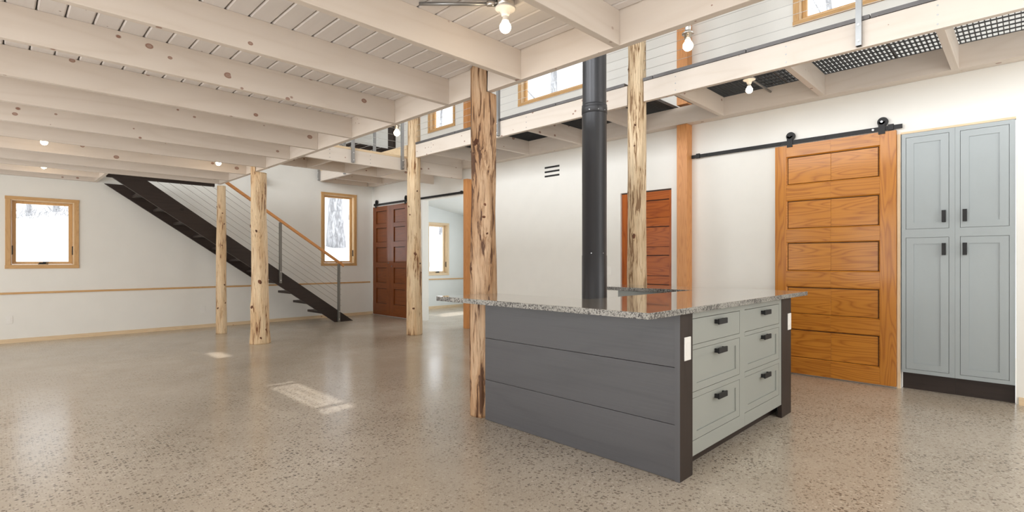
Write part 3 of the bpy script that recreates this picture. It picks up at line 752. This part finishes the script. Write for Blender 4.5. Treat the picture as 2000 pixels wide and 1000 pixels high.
def track(y0, y1, z0, z1, x, label, stops, bolts):
    t = thing('barn_door_track', (x, (y0+y1)/2, z0), label, 'door track')
    box('bar', BLACK, x-.004, x+.004, y0, y1, z0, z1, t, .001)
    for y in stops: box('stop', BLACK, x-.012, x+.010, y-.022, y+.022, z0-.004, z1+.010, t, .002)
    for y in bolts:
        MB().tube([(x+.004, y, (z0+z1)/2), (XW-.001, y, (z0+z1)/2)], .011, 12).build('spacer', BLACK, t)
        MB().tube([(x-.011, y, (z0+z1)/2), (x-.004, y, (z0+z1)/2)], .009, 6).build('bolt', NICKEL if abs(y-1.02) < .05 else BLACK, t)
track(.80, 2.80, 2.362, 2.402, 5.795, 'black flat track with rollers for the orange barn door', (.885, 2.72), (1.02, 1.42, 1.83, 2.24, 2.62))

# dark double sliding door, its track and the opening behind
dd = thing('barn_door', (XD, 9.36, 0), 'dark brown sliding double door with worn varnish near the end wall', 'barn door')
def oldleaf(y0, y1):
    box('stile', olddoor('z'), XD, XD+.035, y0, y0+.135, .015, 2.32, dd); box('stile', olddoor('z'), XD, XD+.035, y1-.135, y1, .015, 2.32, dd)
    pz = ((.26, .58), (.70, 1.02), (1.13, 1.45), (1.56, 1.86), (1.95, 2.22))
    rr = [.015] + [v for p in pz for v in p] + [2.32]
    for i in range(6): box('rail', olddoor('y'), XD+.0005, XD+.034, y0+.135, y1-.135, rr[2*i], rr[2*i+1], dd)
    for (z0, z1) in pz:
        box('panel', olddoor('y'), XD+.018, XD+.028, y0+.143, y1-.143, z0+.006, z1-.010, dd, .002)
        box('panel_shadow_back', darkwood('y'), XD+.029, XD+.033, y0+.135, y1-.135, z0, z1, dd)  # added dark backing, stands for the shade at the panel edges
oldleaf(9.372, 10.055); oldleaf(8.68, 9.370)
for (y, z) in ((9.43, 1.12), (9.31, 1.05)):
    MB().tube([(XD-.004, y, z), (XD+.001, y, z)], .016, 14).build('keyhole_plate', DARKSTEEL, dd)
hanger(dd, 9.93, 2.32, 2.385, axle=BLACK); hanger(dd, 8.80, 2.32, 2.385, axle=BLACK)
track(6.98, 10.03, 2.345, 2.385, 5.795, 'black flat track over the doorway to the side room', (7.05, 9.99), (7.4, 7.8, 8.2, 8.6, 9.0, 9.4, 9.8))

# red brown panel door, standing in the wall
d1 = bpy.data.objects.new('door_1', None); d1.empty_display_size = .05; col.objects.link(d1); d1.location = (XW+.04, 3.43, 0); struct(d1)
xr = XW+.03
box('stile', reddoor('z'), xr, xr+.036, 3.078, 3.12, .01, 2.035, d1); box('stile', reddoor('z'), xr, xr+.036, 3.69, 3.797, .01, 2.035, d1)
pz = ((.25, .50), (.62, .87), (.97, 1.235), (1.335, 1.595), (1.70, 1.93))
rr = [.01] + [v for p in pz for v in p] + [2.035]
for i in range(6): box('rail', reddoor('y'), xr+.0005, xr+.035, 3.12, 3.69, rr[2*i], rr[2*i+1], d1)
for (z0, z1) in pz:
    box('panel', reddoor('y'), xr+.018, xr+.028, 3.127, 3.683, z0+.005, z1-.010, d1, .002)
    box('panel_shadow_back', darkwood('y'), xr+.029, xr+.033, 3.12, 3.69, z0, z1, d1)  # dark backing colour gives the shadow lines, widest above each panel
struct(box('trim_5', darkwood('y'), XW+.028, XW+.07, 3.076, 3.799, 2.036, 2.049))

# ------------------------------------------------------------------ tall blue grey cabinets in the recess
def tall_cabinet(y0, y1, doors_y, hy, label):
    xf = 5.812
    r = thing('tall_cabinet', (xf+.1, (y0+y1)/2, 0), label, 'cabinet', 'tall cabinets in the wall recess')
    a, b = doors_y; Z = ((.190, 1.366), (1.447, 2.268)); g = .0028
    mb = MB()
    mb.box(xf, xf+.02, y0, a-g, .155, 2.306); mb.box(xf, xf+.02, b+g, y1, .155, 2.306)
    for (z0, z1) in ((.155, Z[0][0]-g), (Z[0][1]+g, Z[1][0]-g), (Z[1][1]+g, 2.306)): mb.box(xf, xf+.02, a-g, b+g, z0, z1)
    mb.build('face_frame', CABCOOL, r)
    mb = MB(); mb.box(xf+.045, xf+.16, y0, y1, .155, 2.306); mb.build('carcass', CABCOOL, r)
    box('toe_kick', darkwood('y'), xf+.07, xf+.09, y0, y1, 0, .154, r)
    for (z0, z1), up in zip(Z, (False, True)):
        s = .055; mb = MB()
        mb.box(xf+.001, xf+.02, a, a+s, z0, z1); mb.box(xf+.001, xf+.02, b-s, b, z0, z1)
        mb.box(xf+.001, xf+.02, a+s, b-s, z0, z0+s); mb.box(xf+.001, xf+.02, a+s, b-s, z1-s, z1)
        mb.box(xf+.009, xf+.018, a+s, b-s, z0+s, z1-s)
        d = mb.build('door', CABCOOL, r)
        zc = 1.548 if up else 1.263
        mb = MB(); mb.box(xf-.026, xf-.016, hy-.014, hy+.014, zc-.052, zc+.052); mb.box(xf-.016, xf+.002, hy-.011, hy+.011, zc-.052, zc-.038); mb.box(xf-.016, xf+.002, hy-.011, hy+.011, zc+.038, zc+.052)
        mb.build('handle', BLACK, d, .002)
tall_cabinet(.4405, .808, (.481, .776), .512, 'tall blue grey two door cabinet next to the orange barn door')
tall_cabinet(.070, .4395, (.106, .404), .375, 'tall blue grey two door cabinet at the picture edge')

# ------------------------------------------------------------------ wall fittings
r = thing('wall_vent', (XW, 4.985, 2.40), 'three black slots of a vent set in the white wall beside the stove pipe', 'vent')
for z in (2.555, 2.49, 2.425): box('slot', BLACKHOLE, XW-.003, XW+.002, 4.845, 5.13, z-.013, z+.013, r)
def plate_x(name, y, z, label, cat, wd=.075, ht=.118, n=1):
    r = thing(name, (XW, y, z-ht/2), label, cat)
    box('plate', PLASTIC, XW-.006, XW, y-wd/2, y+wd/2, z-ht/2, z+ht/2, r, .003)
    box('rocker', PLASTIC, XW-.010, XW-.006, y-.017, y+.017, z-.034, z+.034, r, .002)
plate_x('light_switch', 3.985, 1.025, 'white light switch on the wall between stove pipe and rough log', 'switch')
plate_y('power_outlet', .132, .328, YF, 'white outlet low on the end wall under the square window')
plate_y('power_outlet', 2.545, .319, YF, 'white outlet low on the end wall beside the thin log')
r = thing('light_switch', (4.332, YF, .99), 'white double switch plate on the end wall behind the stair cables', 'switch')
box('plate', PLASTIC, 4.252, 4.412, YF-.006, YF, .987, 1.103, r, .003)
for x in (4.30, 4.365): box('rocker', PLASTIC, x-.017, x+.017, YF-.010, YF-.006, 1.011, 1.079, r, .002)
plate_y('power_outlet', 7.30, .33, YF, 'white outlet on the wall of the side room below its window')
r = thing('wall_sconce', (3.42, YF, 2.74), 'black dome wall lamp half hidden by the flared log', 'wall lamp')
mb = MB().lathe([(0, .12), (.07, .10), (.105, .04), (.105, 0), (.09, 0)], 3.45, YF-.11, 2.62); mb.build('shade', BLACK, r)
MB().tube([(3.45, YF, 2.76), (3.45, YF-.11, 2.76), (3.45, YF-.11, 2.73)], .012, 8).build('arm', BLACK, r)

# ------------------------------------------------------------------ lamps
def bulb(parent, x, y, ztop, R=.031, tilt=1):
    """A-shape bulb hanging down; ztop is where it leaves the socket"""
    MB().lathe([(.014, 0), (.0145, -.012), (.018, -.026)], x, y, ztop, 20).build('bulb_neck', PORCELAIN, parent)
    c = -.026-.032
    prof = [(.018, -.026)] + [(R*math.sin(t), c-R*.05+R*math.cos(t)*1.0) for t in [math.radians(d) for d in range(40, 181, 10)]]
    prof[-1] = (0, prof[-1][1])
    return MB().lathe(prof, x, y, ztop, 24).build('bulb', BULB, parent)
def porcelain(x, y, zc, label, box_h=.045, boxed=True):
    r = thing('bulb_fixture', (x, y, zc), label, 'lamp', 'bare bulb ceiling fixtures')
    if boxed:
        MB().lathe([(0, 0), (.047, 0), (.049, -.004), (.049, -box_h), (0, -box_h)], x, y, zc, 8).build('junction_box', NICKEL, r)
    z = zc-box_h
    MB().lathe([(0, 0), (.056, 0), (.057, -.006), (.052, -.010), (.030, -.018), (.022, -.034), (.019, -.044), (.0, -.044)], x, y, z, 28).build('lampholder', PORCELAIN, r)
    bulb(r, x, y, z-.044)
    return r
f1 = porcelain(1.935, 1.985, 2.564, 'bare bulb in a white porcelain holder with metal conduit, near the top of the picture')
MB().tube([(1.905, 2.02, 2.545), (1.87, 2.06, 2.545)], .016, 12).build('conduit_connector', NICKEL, f1)
MB().tube([(1.87, 2.06, 2.545), (1.62, 2.33, 2.552)], .0095, 10).build('conduit', STEEL, f1)
porcelain(.36, 7.35, 2.564, 'lit bulb peeping below a loft joist above the square window')
porcelain(2.02, 7.35, 2.564, 'lit bulb peeping below a loft joist left of the flared log')
porcelain(.45, 9.25, 2.564, 'lamp hidden between the last joists, lighting the joist above the square window')
f5 = porcelain(5.10, 1.885, 2.93, 'bare bulb in a porcelain holder hanging under the steel grating catwalk', box_h=.03)
MB().tube([(5.12, 1.885, 2.915), (5.68, 1.885, 2.915)], .011, 10).build('conduit', STEEL, f5)
MB().tube([(5.10, 1.885, 2.93), (5.10, 1.885, 2.999)], .006, 8).build('hanger_rod', STEEL, f5)
def pendant(x, y, zb, label):
    r = thing('pendant_lamp', (x, y, zb), label, 'lamp', 'hanging bare bulb pendants')
    MB().tube([(x, y, zb+.16), (x, y, ZT)], .0035, 8).build('cord', BLACK, r)
    MB().lathe([(0, .185), (.007, .18), (.010, .155), (.017, .15), (.019, .10), (.017, .095), (.020, .09), (.036, .078), (.036, .070), (.022, .070), (.022, .045), (0, .045)], x, y, zb, 24).build('socket', NICKEL, r)
    bulb(r, x, y, zb+.058)
pendant(3.045, 1.495, 2.50, 'bare bulb pendant with nickel socket hanging beside the upper orange post')
pendant(2.91, 4.58, 2.475, 'bare bulb pendant hanging in front of the bridge railing')

# ------------------------------------------------------------------ outdoors: snow slope and bare trees
def hz(x, y):
    u = max(0.0, y-10.5); q = (.215+.02*max(0, min(x, 14)))*u
    return .15+5*(1-math.exp(-q/5)) + .12*noise.noise(Vector((x*.4, y*.4, 0)))
mb = MB(); nx, ny = 60, 60; grid = []
for j in range(ny+1):
    y = -6+60*(j/ny); row = []
    for i in range(nx+1):
        x = -16+56*(i/nx)
        row.append(mb.bm.verts.new((x, y, hz(x, y) - (.4 if (XL-.6 < x < 9.4 and YB-.6 < y < YF+.5) else 0))))
    grid.append(row)
for j in range(ny):
    for i in range(nx):
        xc = -16+56*((i+.5)/nx); yc = -6+60*((j+.5)/ny)
        if XL-.9 < xc < 9.2 and YB-.9 < yc < YF+.5: continue
        f = mb.bm.faces.new((grid[j][i], grid[j][i+1], grid[j+1][i+1], grid[j+1][i])); f.smooth = True
o = mb.build('snow_ground', SNOW); o['kind'] = 'stuff'
def tree(x, y, r, h, label, seed, branches=5):
    rnd = random.Random(seed); z = hz(x, y)-.1
    t = thing('bare_tree', (x, y, z), label, 'tree', 'bare winter trees outside')
    pts = [(x+.12*math.sin(seed+k*1.3)*k/8*h/8, y+.1*math.cos(seed*2+k)*k/8*h/8, z+h*k/8) for k in range(9)]
    rad = [r*(1.25 if k == 0 else 1)*(1-.085*k) for k in range(9)]
    MB().tube(pts, rad, 14).build('trunk', BARK, t)
    mb = MB(); n = 0
    for b in range(branches):
        k = rnd.uniform(2.5, 7.5); k0 = int(k); p0 = Vector(pts[k0])
        a = rnd.uniform(0, 2*math.pi); L = h*.28*rnd.uniform(.5, 1)
        d = Vector((math.cos(a), math.sin(a), .9)).normalized()
        pp = [p0+d*L*s+Vector((.05*math.sin(7*s+b), .05*math.cos(5*s+b), .2*s*s*L)) for s in (0, .3, .6, 1)]
        rb = rad[k0]*.35
        mb.tube(pp, [rb, rb*.7, rb*.45, rb*.15], 6); n += 1
        for q in range(4):
            s0 = rnd.choice((1, 2)); p1 = pp[s0]; a2 = a+rnd.uniform(-1.3, 1.3)
            d2 = Vector((math.cos(a2), math.sin(a2), rnd.uniform(.1, 1.1))).normalized()
            mb.tube([p1, p1+d2*L*.25, p1+d2*L*.5+Vector((0, 0, .1))], [rb*.35, rb*.22, rb*.06], 5)
    if n: mb.build('branches', BARK, t)
tree(.92, 28, .085, 9, 'bare tree trunk outside the square window, the one nearer its crank side casing', 1, 3)
tree(1.80, 29, .095, 9, 'second bare tree trunk outside the square window, nearer the staircase', 2, 3)
tree(7.52, 15.3, .25, 9, 'thick grey tree trunk filling the narrow tall window', 3, 3)
tree(10.4, 19.6, .17, 9, 'thin trunk beside the thick one in the narrow tall window', 4, 3)
tree(8.6, 19.2, .16, 9, 'trunk further back in the narrow tall window', 5, 3)
tree(12.0, 10.2, .17, 11, 'birch like bare tree in the large upper window by the stove pipe', 6, 7)
tree(13.6, 9.4, .10, 10, 'slender bare tree with fine branches in the large upper window', 7, 9)
tree(12.3, 16.2, .07, 10, 'bushy bare tree in the small upper window by the brown log', 8, 8)
tree(13.0, 3.1, .10, 10, 'bare tree in the upper window at the picture edge', 9, 8)
mb = MB(); rb = random.Random(5)
for i in range(420):
    x = rb.uniform(-1.2, 4.2); y = rb.uniform(25.5, 30); z = hz(x, y)
    a = rb.uniform(0, 2*math.pi); L = rb.uniform(.15, .5)
    p = Vector((x, y, z)); q = p+Vector((math.cos(a)*L, math.sin(a)*L*.5, rb.uniform(.05, .45)))
    mb.tube([p, (p+q)/2+Vector((0, 0, .05)), q], [.012, .009, .004], 4)
o = mb.build('brushwood', BARK); o['kind'] = 'stuff'; tag(o, 'tangle of bare brushwood at the top of the snowy slope outside', 'brushwood')
# rocks and brush poking out of the snow by the narrow window
for i, (x, y, s) in enumerate(((6.05, 12.4, .26), (6.3, 12.55, .2), (5.85, 12.55, .22), (6.45, 12.3, .16))):
    mb = MB(); bmesh.ops.create_icosphere(mb.bm, subdivisions=2, radius=s)
    for v in mb.bm.verts:
        v.co *= 1+.35*noise.noise(v.co*4+Vector((i*5, 0, 0))); v.co.z *= .7
        v.co += Vector((x, y, hz(x, y)+.06))
    tag(mb.build('snowy_rock', BARK), ['largest grey rock in the snow', 'second grey rock in the snow', 'third grey rock in the snow', 'smallest grey rock in the snow'][i] + ' below the thick trunk outside the narrow window', 'rock', 'rocks in the snow')
